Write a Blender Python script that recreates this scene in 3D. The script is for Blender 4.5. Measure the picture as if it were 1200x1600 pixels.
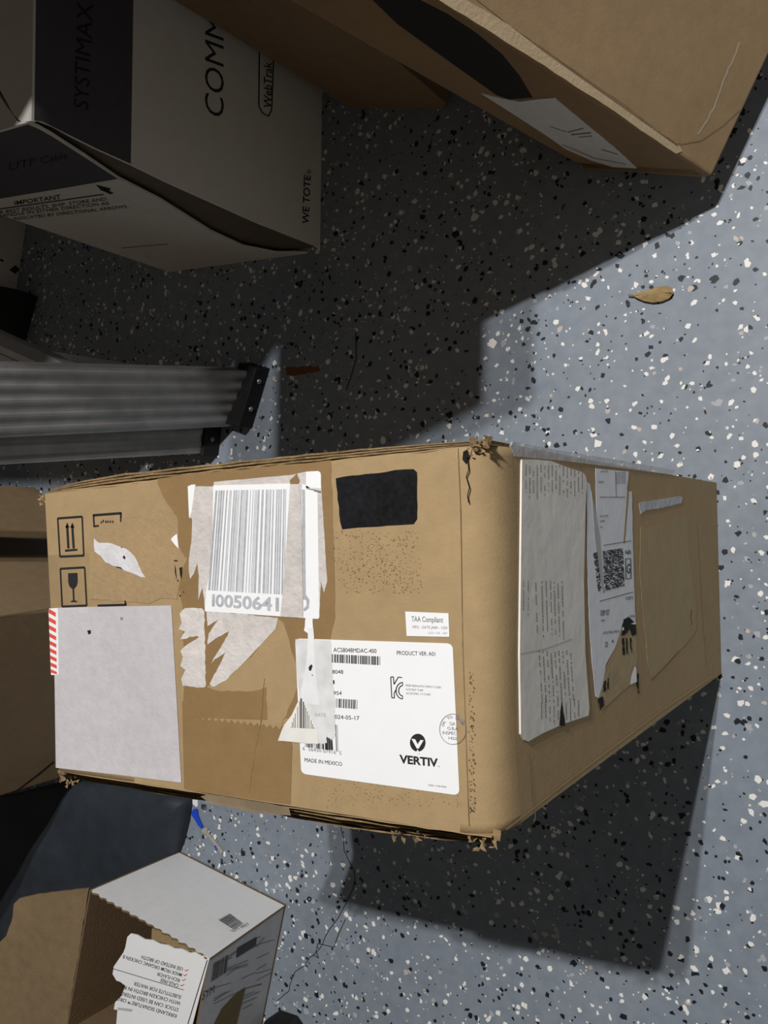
import bpy, bmesh, math, random
import numpy as np
from mathutils import Vector, Matrix

for o in list(bpy.data.objects): bpy.data.objects.remove(o, do_unlink=True)
SC = bpy.context.scene
COL = SC.collection

# ------------------------------------------------------------------ camera
S = 1.2                                   # camera height in metres; geometry below is in units of it
TILT, ROLL, F = 0.55570, 0.0201558, 1330.0
_d = np.array([math.sin(TILT), 0, -math.cos(TILT)])
_r = np.array([-math.cos(TILT), 0, -math.sin(TILT)])
_u = np.cross(_r, _d)
_c, _s = math.cos(ROLL), math.sin(ROLL)
_r, _u = _c*_r + _s*_u, -_s*_r + _c*_u
EYE = np.array([0, 0, 1.0])
cam = bpy.data.cameras.new('camera'); cam.sensor_fit = 'VERTICAL'; cam.sensor_height = 24
cam.lens = 24*F/1600; cam.clip_start = .02; cam.clip_end = 60
camo = bpy.data.objects.new('camera', cam); COL.objects.link(camo)
camo.matrix_world = Matrix([[_r[i], _u[i], -_d[i], EYE[i]*S] for i in range(3)] + [[0, 0, 0, 1]])
SC.camera = camo

# ------------------------------------------------------------------ world, lamps, exposure
W = bpy.data.worlds.new('garage_air'); SC.world = W; W.use_nodes = True
W.node_tree.nodes['Background'].inputs[0].default_value = (1.0, .91, .81, 1)
W.node_tree.nodes['Background'].inputs[1].default_value = .058
for lx, ly, lz, p in ((.07, -1.13, 2.78, 212), (-.025, -1.07, 2.61, 186)):
    l = bpy.data.lights.new('ceiling_lamp', 'POINT'); l.energy = p; l.shadow_soft_size = .02
    l.color = (1, .985, .96)
    lo = bpy.data.objects.new('ceiling_lamp', l); COL.objects.link(lo); lo.location = (lx*S, ly*S, lz*S)
vs = SC.view_settings; vs.view_transform = 'Standard'; vs.look = 'None'; vs.exposure = 0.0; vs.gamma = 1
vs.use_curve_mapping = False

# ------------------------------------------------------------------ helpers
def ray(x, y):
    q = _d*F + _r*(x-600) + _u*(800-y); return q/np.linalg.norm(q)
def at(x, y, z=0.0):                       # the point at height z seen at picture position x, y
    q = ray(x, y); return EYE + q*((z-1)/q[2])
def plane(a, b, c, toward=(0, 0, 1)):      # plane through three points, normal on the side of 'toward'
    a, b, c = map(np.array, (a, b, c)); n = np.cross(b-a, c-a); n = n/np.linalg.norm(n)
    if (np.array(toward)-a) @ n < 0: n = -n
    return (a, n)
def on(p, pl):
    if len(p) == 3: q = np.array(p, float); return q - pl[1]*((q-pl[0])@pl[1])
    q = ray(*p); t = ((pl[0]-EYE)@pl[1])/(q@pl[1]); return EYE + q*t
def homo(quad):                            # unit square -> quad (projective)
    A = []; B = []
    for (u, v), (x, y) in zip(((0, 0), (1, 0), (1, 1), (0, 1)), quad):
        A.append([u, v, 1, 0, 0, 0, -u*x, -v*x]); B.append(x)
        A.append([0, 0, 0, u, v, 1, -u*y, -v*y]); B.append(y)
    h = np.append(np.linalg.solve(np.array(A, float), np.array(B, float)), 1).reshape(3, 3)
    def f(u, v):
        q = h @ np.array([u, v, 1.0]); return (q[0]/q[2], q[1]/q[2])
    return f

def mat(name, col, rough=.85, metal=0, noise=.06, scale=60, bump=0, bscale=250, spec=.3, spread=None, alpha=1, stretch=None, trans=0):
    m = bpy.data.materials.new(name); m.use_nodes = True; nt = m.node_tree; b = nt.nodes['Principled BSDF']
    b.inputs['Roughness'].default_value = rough; b.inputs['Metallic'].default_value = metal
    b.inputs['Specular IOR Level'].default_value = spec; b.inputs['Alpha'].default_value = alpha
    b.inputs['Transmission Weight'].default_value = trans
    tc = nt.nodes.new('ShaderNodeTexCoord'); mp = nt.nodes.new('ShaderNodeMapping')
    nt.links.new(tc.outputs['Object'], mp.inputs[0])
    if stretch: mp.inputs['Scale'].default_value = stretch
    n1 = nt.nodes.new('ShaderNodeTexNoise'); n1.inputs['Scale'].default_value = scale; n1.inputs['Detail'].default_value = 5
    n2 = nt.nodes.new('ShaderNodeTexNoise'); n2.inputs['Scale'].default_value = scale*.11; n2.inputs['Detail'].default_value = 3
    nt.links.new(mp.outputs[0], n1.inputs[0]); nt.links.new(mp.outputs[0], n2.inputs[0])
    mx = nt.nodes.new('ShaderNodeMath'); mx.operation = 'ADD'
    nt.links.new(n1.outputs['Fac'], mx.inputs[0]); nt.links.new(n2.outputs['Fac'], mx.inputs[1])
    cr = nt.nodes.new('ShaderNodeValToRGB')
    lo = [c*(1-noise*2.2) for c in col]; hi = spread or [min(1, c*(1+noise*1.8)) for c in col]
    cr.color_ramp.elements[0].position = .32; cr.color_ramp.elements[1].position = .72
    cr.color_ramp.elements[0].color = (*lo, 1); cr.color_ramp.elements[1].color = (*hi, 1)
    hf = nt.nodes.new('ShaderNodeMath'); hf.operation = 'MULTIPLY'; hf.inputs[1].default_value = .5
    nt.links.new(mx.outputs[0], hf.inputs[0]); nt.links.new(hf.outputs[0], cr.inputs[0])
    nt.links.new(cr.outputs[0], b.inputs['Base Color'])
    if bump:
        n3 = nt.nodes.new('ShaderNodeTexNoise'); n3.inputs['Scale'].default_value = bscale
        nt.links.new(mp.outputs[0], n3.inputs[0])
        bp = nt.nodes.new('ShaderNodeBump'); bp.inputs['Strength'].default_value = bump; bp.inputs['Distance'].default_value = .002
        nt.links.new(n3.outputs['Fac'], bp.inputs['Height']); nt.links.new(bp.outputs[0], b.inputs['Normal'])
    return m
def flat(name, col, rough=.8): return mat(name, col, rough, noise=.03)

M = dict(
 kraft=mat('kraft_cardboard', (.375, .262, .136), .8, noise=.05, scale=90, bump=.10, bscale=420),
 kraft_side=mat('kraft_cardboard_plain', (.34, .245, .128), .8, noise=.05, scale=90, bump=.10, bscale=420),
 kraft_pale=mat('torn_cardboard', (.37, .255, .135), .9, noise=.06, scale=140, bump=.4),
 kraft_taped=mat('taped_cardboard', (.265, .165, .072), .5, noise=.05, scale=70, bump=.12, spec=.4),
 kraft_edge=mat('cardboard_edge', (.25, .17, .085), .95, noise=.25, scale=200, bump=.6),
 kraft_dark=mat('dull_cardboard', (.24, .165, .09), .85, noise=.08, scale=60, bump=.3),
 kraft_dim=mat('brown_cardboard', (.32, .215, .115), .85, noise=.06, scale=60, bump=.12),
 hole=flat('dark_gap', (.012, .010, .008), .95),
 ink=flat('black_ink', (.022, .021, .022), .6),
 marker=mat('marker_ink', (.008, .008, .010), .38, noise=.4, scale=260, spec=.4),
 white=mat('white_label', (.86, .86, .87), .55, noise=.01),
 paper=mat('label_backing', (.55, .52, .545), .85, noise=.05, scale=120, bump=.2),
 residue=mat('paper_residue', (.60, .56, .53), .95, noise=.09, scale=110, bump=.5),
 grey_ink=mat('faded_ink', (.42, .43, .46), .9, noise=.12, scale=200),
 grey_ink2=flat('pale_ink', (.22, .22, .24)),
 red=flat('red_ink', (.72, .09, .06), .6),
 stain=mat('scuffed_cardboard', (.25, .162, .078), .8, noise=.2, scale=180),
 film=mat('clear_tape', (.62, .63, .66), .18, noise=.1, scale=60, bump=.8, bscale=90, spec=.8, alpha=.55),
 slip=mat('packing_slip', (.76, .72, .67), .45, noise=.04, scale=40, bump=.35, bscale=60, spec=.5),
 ship=mat('shipping_label', (.74, .75, .80), .5, noise=.03, scale=50, bump=.2, bscale=80),
 carton_white=mat('white_cardboard', (.72, .69, .63), .6, noise=.03, scale=50, bump=.15),
 carton_grey=mat('charcoal_print', (.075, .072, .082), .6, noise=.05, scale=60),
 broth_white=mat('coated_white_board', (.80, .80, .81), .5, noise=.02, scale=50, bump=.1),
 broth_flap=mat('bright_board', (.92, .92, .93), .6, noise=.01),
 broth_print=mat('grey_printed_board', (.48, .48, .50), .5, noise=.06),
 alu=mat('brushed_aluminium', (.36, .355, .35), .45, metal=.6, noise=.12, scale=30, bump=.1),
 alu_lit=mat('lit_aluminium', (.75, .75, .76), .4, metal=.3, noise=.03),
 rubber=mat('black_rubber', (.010, .010, .011), .6, noise=.2, bump=.3),
 rivet=mat('steel_rivet', (.3, .3, .3), .35, metal=.6, noise=.05),
 navy=mat('navy_fabric', (.033, .040, .051), .6, noise=.12, scale=30, bump=.3),
 leaf=mat('dry_leaf', (.42, .29, .13), .7, noise=.25, scale=60, bump=.5),
 blue=flat('blue_plastic', (.02, .07, .55), .35),
 clear=mat('clear_plastic', (.55, .5, .42), .25, noise=.1, alpha=.7),
 lamp_metal=flat('lamp_metal', (.5, .5, .5)),
)

def root_of(o):
    while o.parent: o = o.parent
    return o
def thing(name, label, cat, loc, group=None):
    o = bpy.data.objects.new(name, None); COL.objects.link(o); o.empty_display_size = .05
    o.location = [c*S for c in loc]; o['label'] = label; o['category'] = cat
    if group: o['group'] = group
    return o
def tag(o, label=None, cat=None, group=None, kind=None):
    for k, v in (('label', label), ('category', cat), ('group', group), ('kind', kind)):
        if v: o[k] = v
    return o
def obj(name, verts, faces, mats, parent=None, fm=None, smooth=False, bevel=0, loc=None):
    off = np.array(root_of(parent).location) if parent else (np.array(loc)*S if loc is not None else np.zeros(3))
    V = [tuple(np.array(v)*S - off) for v in verts]
    me = bpy.data.meshes.new(name); me.from_pydata(V, [], [tuple(f) for f in faces])
    for m in (mats if isinstance(mats, (list, tuple)) else [mats]): me.materials.append(m)
    if fm:
        for p, i in zip(me.polygons, fm): p.material_index = i
    bm = bmesh.new(); bm.from_mesh(me); bmesh.ops.recalc_face_normals(bm, faces=bm.faces[:])
    if bevel: bmesh.ops.bevel(bm, geom=bm.edges[:], offset=bevel*S, segments=3, affect='EDGES', profile=.5)
    bm.to_mesh(me); bm.free()
    if smooth:
        for p in me.polygons: p.use_smooth = True
    o = bpy.data.objects.new(name, me); COL.objects.link(o)
    if parent: o.parent = parent
    else: o.location = off
    return o
def hexa(b, t):                            # four bottom points, four top points
    return list(b)+list(t), [(0, 1, 2, 3), (4, 5, 6, 7), (0, 1, 5, 4), (1, 2, 6, 5), (2, 3, 7, 6), (3, 0, 4, 7)]
def prism(pts, n, th):                     # polygon extruded backwards along -n
    k = len(pts); V = [np.array(p) for p in pts]+[np.array(p)-n*th for p in pts]
    return V, [tuple(range(k)), tuple(range(k, 2*k))]+[(i, (i+1) % k, (i+1) % k+k, i+k) for i in range(k)]
def decal(name, pts, pl, lvl, m, parent, label=None, th=None):
    off = lvl*.00022
    P = [on(p, pl)+pl[1]*off for p in pts]
    V, Fc = prism(P, pl[1], th if th else .00018)
    o = obj(name, V, Fc, m, parent)
    if label: o['label'] = label
    return o
def many(name, polys, pl, lvl, m, parent, label=None, kind=None):   # several outlines printed as one mark
    V = []; Fc = []
    for pts in polys:
        P = [on(p, pl)+pl[1]*(lvl*.00022) for p in pts]; b = len(V); V += P; Fc.append(tuple(range(b, b+len(P))))
    o = obj(name, V, Fc, m, parent)
    tag(o, label, kind=kind)
    return o
def rr(quad, r=.05, ry=None, n=5):         # rounded rectangle inside a quad
    f = homo(quad); ry = ry or r; out = []
    for cx, cy, a0 in ((1-r, ry, -90), (1-r, 1-ry, 0), (r, 1-ry, 90), (r, ry, 180)):
        for i in range(n+1):
            a = math.radians(a0+90*i/n); out.append(f(cx+r*math.cos(a), cy+ry*math.sin(a)))
    return out
def rough(pts, amp, seed, step=7):         # torn outline
    rnd = random.Random(seed); out = []
    for i, (x, y) in enumerate(pts):
        x2, y2 = pts[(i+1) % len(pts)]; d = math.hypot(x2-x, y2-y); k = max(1, int(d/step))
        for j in range(k):
            t = j/k; a = 0 if j == 0 else amp
            out.append((x+(x2-x)*t+rnd.uniform(-a, a), y+(y2-y)*t+rnd.uniform(-a, a)))
    return out
def rline(pts, amp, seed, step=7):          # wobbly open polyline
    return rough(list(pts)+[pts[-1]], amp, seed, step)[:-1] if len(pts) < 3 else [q for q in _open(pts, amp, seed, step)]
def _open(pts, amp, seed, step):
    rnd = random.Random(seed); out = []
    for (x, y), (x2, y2) in zip(pts, pts[1:]):
        d = math.hypot(x2-x, y2-y); k = max(1, int(d/step))
        for j in range(k):
            t = j/k; a = 0 if j == 0 else amp
            out.append((x+(x2-x)*t+rnd.uniform(-a, a), y+(y2-y)*t+rnd.uniform(-a, a)))
    return out+[pts[-1]]
def each(name, polys, pl, lvl, m, parent, label=None):
    for q in polys:
        o = many(name, [q], pl, lvl, m, parent)
        if label: o['label'] = label
def line(pts, w):                          # polyline to thin quads
    out = []
    for (x1, y1), (x2, y2) in zip(pts, pts[1:]):
        dx, dy = x2-x1, y2-y1; l = math.hypot(dx, dy) or 1; nx, ny = -dy/l*w/2, dx/l*w/2
        out.append([(x1+nx, y1+ny), (x2+nx, y2+ny), (x2-nx, y2-ny), (x1-nx, y1-ny)])
    return out
def text(s, quad, pl, lvl, m, parent, bold=0.0, shear=0.0, name='printed_text'):
    cu = bpy.data.curves.new('t', 'FONT'); cu.body = s; cu.size = 1; cu.offset = bold; cu.shear = shear; cu.resolution_u = 3
    o = bpy.data.objects.new('t', cu); COL.objects.link(o)
    dg = bpy.context.evaluated_depsgraph_get(); dg.update()
    me = bpy.data.meshes.new_from_object(o.evaluated_get(dg)); bpy.data.objects.remove(o, do_unlink=True)
    co = np.array([v.co[:2] for v in me.vertices]); fs = [tuple(p.vertices) for p in me.polygons]
    bpy.data.meshes.remove(me)
    x0, x1 = co[:, 0].min(), co[:, 0].max(); y0, y1 = 0.0, .73
    f = homo(quad)
    V = [on(f((x-x0)/(x1-x0), (y-y0)/(y1-y0)), pl)+pl[1]*(lvl*.00022) for x, y in co]
    return obj(name, V, fs, m, parent)
def bars(quad, n, seed, pl, lvl, m, parent, name='barcode', fill=.5):
    rnd = random.Random(seed); f = homo(quad); P = []; ws = [rnd.choice((1, 1, 2, 3)) for _ in range(2*n)]
    t = sum(ws); u = 0
    for i, w in enumerate(ws):
        if i % 2 == 0: P.append([f(u/t, 0), f((u+w)/t, 0), f((u+w)/t, 1), f(u/t, 1)])
        u += w
    return many(name, P, pl, lvl, m, parent)
def zz(ox, oy, k): return lambda L: [(ox+x/k, oy+y/k) for x, y in L]   # zoomed coordinates to picture coordinates

# ================================================================== floor
def paint_material():
    m = bpy.data.materials.new('blue_grey_floor_paint'); m.use_nodes = True; nt = m.node_tree; b = nt.nodes['Principled BSDF']
    tc = nt.nodes.new('ShaderNodeTexCoord')
    def nz(sc, det=3):
        n = nt.nodes.new('ShaderNodeTexNoise'); n.inputs['Scale'].default_value = sc; n.inputs['Detail'].default_value = det
        nt.links.new(tc.outputs['Object'], n.inputs[0]); return n
    a, c = nz(3.5, 5), nz(55, 4)
    mx = nt.nodes.new('ShaderNodeMath'); mx.operation = 'ADD'
    nt.links.new(a.outputs['Fac'], mx.inputs[0]); nt.links.new(c.outputs['Fac'], mx.inputs[1])
    hf = nt.nodes.new('ShaderNodeMath'); hf.operation = 'MULTIPLY'; hf.inputs[1].default_value = .5
    nt.links.new(mx.outputs[0], hf.inputs[0])
    cr = nt.nodes.new('ShaderNodeValToRGB'); cr.color_ramp.elements[0].position = .35; cr.color_ramp.elements[1].position = .68
    cr.color_ramp.elements[0].color = (.205, .238, .283, 1); cr.color_ramp.elements[1].color = (.275, .312, .362, 1)
    nt.links.new(hf.outputs[0], cr.inputs[0]); nt.links.new(cr.outputs[0], b.inputs['Base Color'])
    b.inputs['Roughness'].default_value = .5; b.inputs['Specular IOR Level'].default_value = .3
    bp = nt.nodes.new('ShaderNodeBump'); bp.inputs['Strength'].default_value = .15; bp.inputs['Distance'].default_value = .001
    nt.links.new(c.outputs['Fac'], bp.inputs['Height']); nt.links.new(bp.outputs[0], b.inputs['Normal'])
    return m
GY = (0, 0)
fl = obj('floor', *hexa([(-1.6, -2.4, -.05), (3, -2.4, -.05), (3, 2.2, -.05), (-1.6, 2.2, -.05)],
                        [(-1.6, -2.4, 0), (3, -2.4, 0), (3, 2.2, 0), (-1.6, 2.2, 0)]), paint_material())
fl['kind'] = 'structure'
wl = obj('bounce_wall', *hexa([(-.92, -2.4, 0), (-.8, -2.4, 0), (-.8, 2.2, 0), (-.92, 2.2, 0)],
                            [(-.92, -2.4, .75), (-.8, -2.4, .75), (-.8, 2.2, .75), (-.92, 2.2, .75)]), mat('bounce_wall_white', (.80, .80, .74), .8, noise=.01))
wl['kind'] = 'structure'  # low unseen wall added to bounce lamp light onto near-facing sides
def chips():
    rnd = random.Random(4)
    cols = [('white_chip', (.88, .86, .82), 60), ('black_chip', (.012, .016, .024), 55), ('grey_chip', (.42, .43, .46), 16), ('tan_chip', (.55, .47, .42), 6)]
    names = []; ms = []
    for n, c, w in cols: ms.append(flat(n, c, .5)); names += [len(ms)-1]*w
    V = []; Fc = []; fm = []
    n = 46000
    for i in range(n):
        x = rnd.uniform(-.25, 2.0); y = rnd.uniform(-1.3, 1.2)
        s = .0012+.0038*rnd.random()**1.8
        if rnd.random() < .03: s *= 1.5
        k = rnd.choice((4, 5, 5, 6)); a0 = rnd.random()*6.28; el = rnd.uniform(.55, 1)
        cc, ss = math.cos(a0), math.sin(a0); b = len(V); z = .00008+.00012*rnd.random()
        for j in range(k):
            a = 6.283*(j+rnd.uniform(-.3, .3))/k; r = s*rnd.uniform(.65, 1.15)
            px, py = r*math.cos(a), r*math.sin(a)*el
            V.append((x+px*cc-py*ss, y+px*ss+py*cc, z))
        Fc.append(tuple(range(b, b+k))); fm.append(rnd.choice(names))
    o = obj('paint_chips', V, Fc, ms, fl, fm); tag(o, 'scattered white and black paint chips', kind='stuff')
chips()
FLOOR = (np.array([0, 0, 0.]), np.array([0, 0, 1.]))
rc = random.Random(8)
crack = [(533, 1292), (536, 1305), (538, 1330), (554, 1362), (555, 1376), (547, 1398), (534, 1424), (530, 1432), (518, 1448), (508, 1464), (501, 1480), (492, 1490), (484, 1496), (474, 1510), (461, 1518), (455, 1533), (452, 1548), (432, 1565)]
many('crack', line(rline(crack, .8, 2, 5), 1.3), FLOOR, 1.6, flat('crack_black', (.03, .035, .04)), fl, 'thin dark crack in the paint')
many('crack', line([(540, 1436), (528, 1462), (522, 1480), (497, 1474), (494, 1486), (498, 1497), (490, 1492)], 1.2), FLOOR, 1.6, M['hole'], fl)
many('crack', line([(556, 520), (557, 560), (548, 590), (541, 610)], 1.2), FLOOR, 1.6, M['hole'], fl)
decal('rust_smear', rough([(446, 574), (498, 572), (500, 580), (458, 588), (448, 586)], 1, 4, 6), FLOOR, 1.2, mat('rust', (.20, .085, .035), .9, noise=.2), fl, 'rust brown smear')

# ================================================================== tall carton in the middle
H = .5946583
PT = (np.array([0, 0, H]), np.array([0, 0, 1.]))
A_, B_, C_, D_ = at(778, 694, H), at(772, 1308, H), at(66, 772, H), at(88, 1203, H)
E_, F_ = at(1115, 754), at(1132, 1053)
_q = np.array([A_, B_, E_, F_]); _m = _q.mean(0); _n = np.linalg.svd(_q-_m)[2][2]   # best flat panel through the four corners
if _n[0] > 0: _n = -_n
PS = (_m, _n)
for _p in (A_, B_, E_, F_): _p[0] -= ((_p-_m)@_n)/_n[0]
cart = thing('shipping_carton', 'tall brown carton standing on end in the middle, covered in labels and torn paper', 'box', ((A_+D_)/2*np.array([1, 1, 0])))
def main_body():
    dn = PS[1]
    K = 40; V = []; Fc = []; rings = []
    rnd = random.Random(3)
    for i in range(K+1):
        t = i/K
        far = C_+(D_-C_)*t; near = A_+(B_-A_)*t; foot = E_+(F_-E_)*t
        u = (near-far)/np.linalg.norm(near-far); w = (foot-near)/np.linalg.norm(foot-near)
        R = .021+.003*math.sin(t*7)
        p0, p2 = near-u*R, near+w*R*1.2
        prof = [np.array([far[0]+.0, far[1], 0]), far-np.array([0, 0, .003]), far-u*-.003]
        for q in (.25, .5, .75): prof.append(far+(p0-far)*q)
        for j in range(9):
            q = j/8; prof.append(p0*(1-q)**2+near*2*q*(1-q)+p2*q*q)
        for q in (.3, .6, 1): prof.append(p2+(foot-p2)*q)
        rings.append(range(len(V), len(V)+len(prof))); V += prof
    n = len(rings[0])
    for a, b in zip(rings, rings[1:]):
        for j in range(n): Fc.append((a[j], a[(j+1) % n], b[(j+1) % n], b[j]))
    Fc.append(tuple(rings[0])); Fc.append(tuple(rings[-1]))
    return V, Fc
V, Fc = main_body()
# faces: side panel (below the rounded edge) a touch greyer cardboard
body = obj('body', V, Fc, M['kraft'], cart, smooth=False)
for p in body.data.polygons: p.use_smooth = len(p.vertices) == 4 and p.area < .0006

# layered flap edges along both long sides
def sheet_stack(inner, outer, sgn, seed):
    rnd = random.Random(seed); L = 4
    for k in range(L):
        c = []
        m = 34
        for i in range(m+1):
            t = i/m
            def lerp(P):
                q = t*(len(P)-1); j = min(int(q), len(P)-2); return np.array(P[j])*(1-(q-j))+np.array(P[j+1])*(q-j)
            a, b = lerp(inner), lerp(outer)
            f0 = .02+k/L*.98; f1 = k/L+.66/L
            z = H-.0015-.007*k+rnd.uniform(-.0007, .0007)+.0015*math.sin(t*9+k*2)
            j0 = rnd.uniform(-.04, .04)
            c.append((at(*(a+(b-a)*(f0+j0)), z), at(*(a+(b-a)*(min(1, f1)+j0)), z)))
        V = []; Fc = []
        for p, q in c: V += [p, q, np.array([q[0], q[1], .004]), np.array([p[0], p[1], .004])]
        for i in range(m):
            for j in range(4): Fc.append((i*4+j, i*4+(j+1) % 4, (i+1)*4+(j+1) % 4, (i+1)*4+j))
        Fc += [(0, 1, 2, 3), tuple(m*4+j for j in range(4))]
        o = obj('flap', V, Fc, M['kraft_edge'] if k else M['kraft'], cart)
def samp(pts, n=24):
    xs = [p[0] for p in pts]; out = []
    for i in range(n+1):
        x = xs[0]+(xs[-1]-xs[0])*i/n
        for (x1, y1), (x2, y2) in zip(pts, pts[1:]):
            if x1 <= x <= x2: out.append((x, y1+(y2-y1)*(x-x1)/(x2-x1))); break
        else: out.append((x, pts[-1][1]))
    return out
sheet_stack(samp([(72, 771.5), (765, 695)]), samp([(72, 769), (100, 757), (150, 746), (200, 737), (300, 727), (400, 716), (500, 706), (600, 697), (700, 690), (765, 687)]), -1, 5)
sheet_stack(samp([(90, 1203.5), (768, 1307)]), samp([(90, 1208), (130, 1222), (200, 1231), (250, 1243), (300, 1249), (350, 1256), (455, 1279), (540, 1295), (640, 1308), (700, 1315), (768, 1319)]), 1, 6)
# dark gaps between the layers show from above; crumpled corner
def crumple(cx, cy, z, r, n, seed, m, name='torn_edge'):
    rnd = random.Random(seed); V = []; Fc = []
    for i in range(n):
        c = at(cx+rnd.uniform(-r, r), cy+rnd.uniform(-r*.6, r*.6), z+rnd.uniform(-.004, .004)); b = len(V)
        s = rnd.uniform(.0014, .0036)
        for j in range(4): V.append(c+np.array([rnd.uniform(-s, s), rnd.uniform(-s, s), rnd.uniform(-s*.6, s*.6)]))
        Fc += [(b, b+1, b+2), (b, b+1, b+3), (b+1, b+2, b+3), (b, b+2, b+3)]
    return obj(name, V, Fc, m, cart)
crumple(752, 692, H, 13, 26, 1, M['kraft_edge'])
crumple(738, 703, H-.001, 8, 8, 2, M['kraft_edge'])
crumple(66, 781, H-.003, 5, 10, 3, M['kraft_pale'])
crumple(755, 1314, H-.006, 22, 26, 4, M['kraft_edge'])
crumple(110, 1218, H-.012, 14, 12, 5, M['kraft_edge'])
crumple(640, 1300, H-.012, 26, 16, 6, M['kraft_edge'])

P6, P4, P5, P7, P3 = zz(280, 680, 2.222), zz(280, 720, 5), zz(430, 980, 3.871), zz(60, 930, 3), zz(60, 740, 4.615)
# tape and torn upper ply
decal('packing_tape', rough([(246, 748), (300, 741), (420, 729), (517, 719), (520, 800), (524, 965), (516, 1000), (456, 1122), (400, 1124), (330, 1122), (288, 1122), (286, 950), (276, 900), (272, 830), (262, 790), (250, 770)], 1, 3, 14), PT, 1, M['kraft_taped'], cart, 'brown tape band across the carton, upper run')
decal('packing_tape', [(285, 1095)]+[(x, 1120+(x-300)*.12+(3 if i % 2 else -3)) for i, x in enumerate(range(302, 456, 5))]+[(457, 1165), (454, 1257), (304, 1236), (288, 1232)], PT, 1.3, M['kraft_taped'], cart, 'darker tape patch with a saw-toothed end')
decal('torn_ply', rough(P3([(402, 388), (600, 350), (600, 322), (790, 290), (845, 200), (860, 65), (905, 170), (960, 250), (1005, 320), (1015, 530), (1060, 600), (1078, 612), (1040, 690), (1020, 800), (1000, 905), (880, 900), (800, 938), (640, 925), (372, 905), (370, 650)]), 1, 9, 9), PT, 1.6, M['kraft_pale'], cart, 'paler cardboard where the surface is torn')
decal('torn_ply', rough(P7([(790, 430), (1000, 290), (1080, 180), (1125, 110), (1150, 130), (1230, 400), (1130, 640), (1075, 620), (1070, 430), (1000, 450), (860, 450)]), 1.2, 19, 9), PT, 1.2, M['kraft'], cart)
# icons
def frame(q, w=1.9, wt=3): return line([q[0], q[1]], wt)+line([q[1], q[2]], w)+line([q[2], q[3]], wt)+line([q[3], q[0]], w)
ic = P3([(142, 322), (318, 309), (330, 590), (158, 598)])
tw = thing  # (icons are flat print on the carton)
pr_ = frame(ic)+[P3([(195, 548), (283, 541), (284, 553), (196, 562)])]
for x0, x1 in ((210, 219), (247, 257)):
    pr_ += line(P3([(x0, 375), (x1, 538)]), 3); pr_.append(P3([(x0-13, 390), (x0+1, 352), (x0+15, 388)]))
many('handling_symbol', pr_, PT, 2.4, M['ink'], cart, 'this way up arrows symbol')
gl = P3([(218, 718), (283, 715), (285, 775), (279, 805), (262, 826), (242, 828), (226, 810), (219, 780)])
many('handling_symbol', frame(P3([(161, 685), (336, 675), (351, 950), (174, 958)]))+[gl]+line(P3([(254, 826), (258, 915)]), 2)+[P3([(235, 925), (240, 918), (258, 912), (278, 916), (285, 924)])], PT, 2.4, M['ink'], cart, 'fragile wine glass symbol')
many('handling_symbol', line(P3([(396, 300), (602, 284)]), 3.4)+line(P3([(400, 296), (405, 385)]), 1.9)+line(P3([(597, 284), (597, 347)]), 2.2)+line(P3([(402, 380), (438, 374)]), 2.2)+[w for x in (455, 468, 487, 502, 520, 538) for w in line(P3([(x+3, 332+(x % 3)*6), (x, 350+(x % 3)*4)]), 1.4)], PT, 2.4, M['ink'], cart, 'torn keep dry symbol')
many('handling_symbol', line(P3([(430, 951), (636, 944)]), 3.2)+line(P3([(628, 915), (634, 946)]), 2.2), PT, 2.4, M['ink'], cart)
decal('torn_paper', rough(P3([(405, 468), (440, 500), (500, 498), (560, 515), (640, 545), (690, 590), (720, 640), (740, 690), (776, 750), (740, 745), (660, 710), (612, 692), (540, 665), (490, 640), (450, 590), (410, 560)]), .8, 5, 5), PT, 2.6, mat('white_torn_paper', (.68, .66, .68), .8, noise=.08, bump=.4), cart, 'leaf shaped scrap of white torn paper')
decal('torn_paper', P3([(960, 475), (975, 455), (1003, 434), (1015, 540), (990, 515)]), PT, 2.6, M['white'], cart)
each('puncture', [rough(P3(q), .5, i, 4) for i, q in enumerate([[(612, 605), (622, 588), (634, 605), (628, 620)], [(597, 528), (612, 530), (608, 538)], [(980, 622), (1010, 625), (1005, 633), (985, 632)], [(985, 640), (997, 700), (1000, 760), (990, 720)], [(1020, 680), (1042, 672), (1040, 690), (1035, 760), (1025, 720)], [(1005, 760), (1016, 770), (1010, 782)], [(1020, 872), (1034, 878), (1024, 888)], [(1048, 845), (1056, 852), (1050, 862)], [(540, 664), (600, 676), (618, 694), (596, 684)]])], PT, 2.9, M['hole'], cart)
# large blank label
bl = decal('address_label', P7([(74, 60), (180, 56), (625, 48), (648, 450), (672, 878), (380, 842), (84, 808)]), PT, 2.2, M['paper'], cart, 'large blank pale lilac paper label')
many('puncture', [rough(P7([(232, 165), (248, 162), (250, 178), (238, 184)]), .3, 3, 4)], PT, 3, M['hole'], bl)
many('tan_spot', [rough(P7([(386, 104), (398, 102), (400, 114), (388, 116)]), .3, 3, 4)], PT, 3, M['kraft_pale'], bl)
st = decal('striped_tape', rr(P7([(50, 62), (94, 60), (98, 372), (62, 374)]), .12, .03), PT, 2.6, M['white'], cart, 'red and white striped tape strip')
f = homo(P7([(51, 62), (84, 62), (90, 370), (61, 372)]))
many('red_stripe', [[f(0, v), f(1, v+.055), f(1, min(1, v+.115)), f(0, v+.06)] if v < .93 else [f(0, v), f(1, .985), f(.8, 1), f(.1, 1)] for v in [0.0+.113*i for i in range(9)]], PT, 3, M['red'], st)
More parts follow.
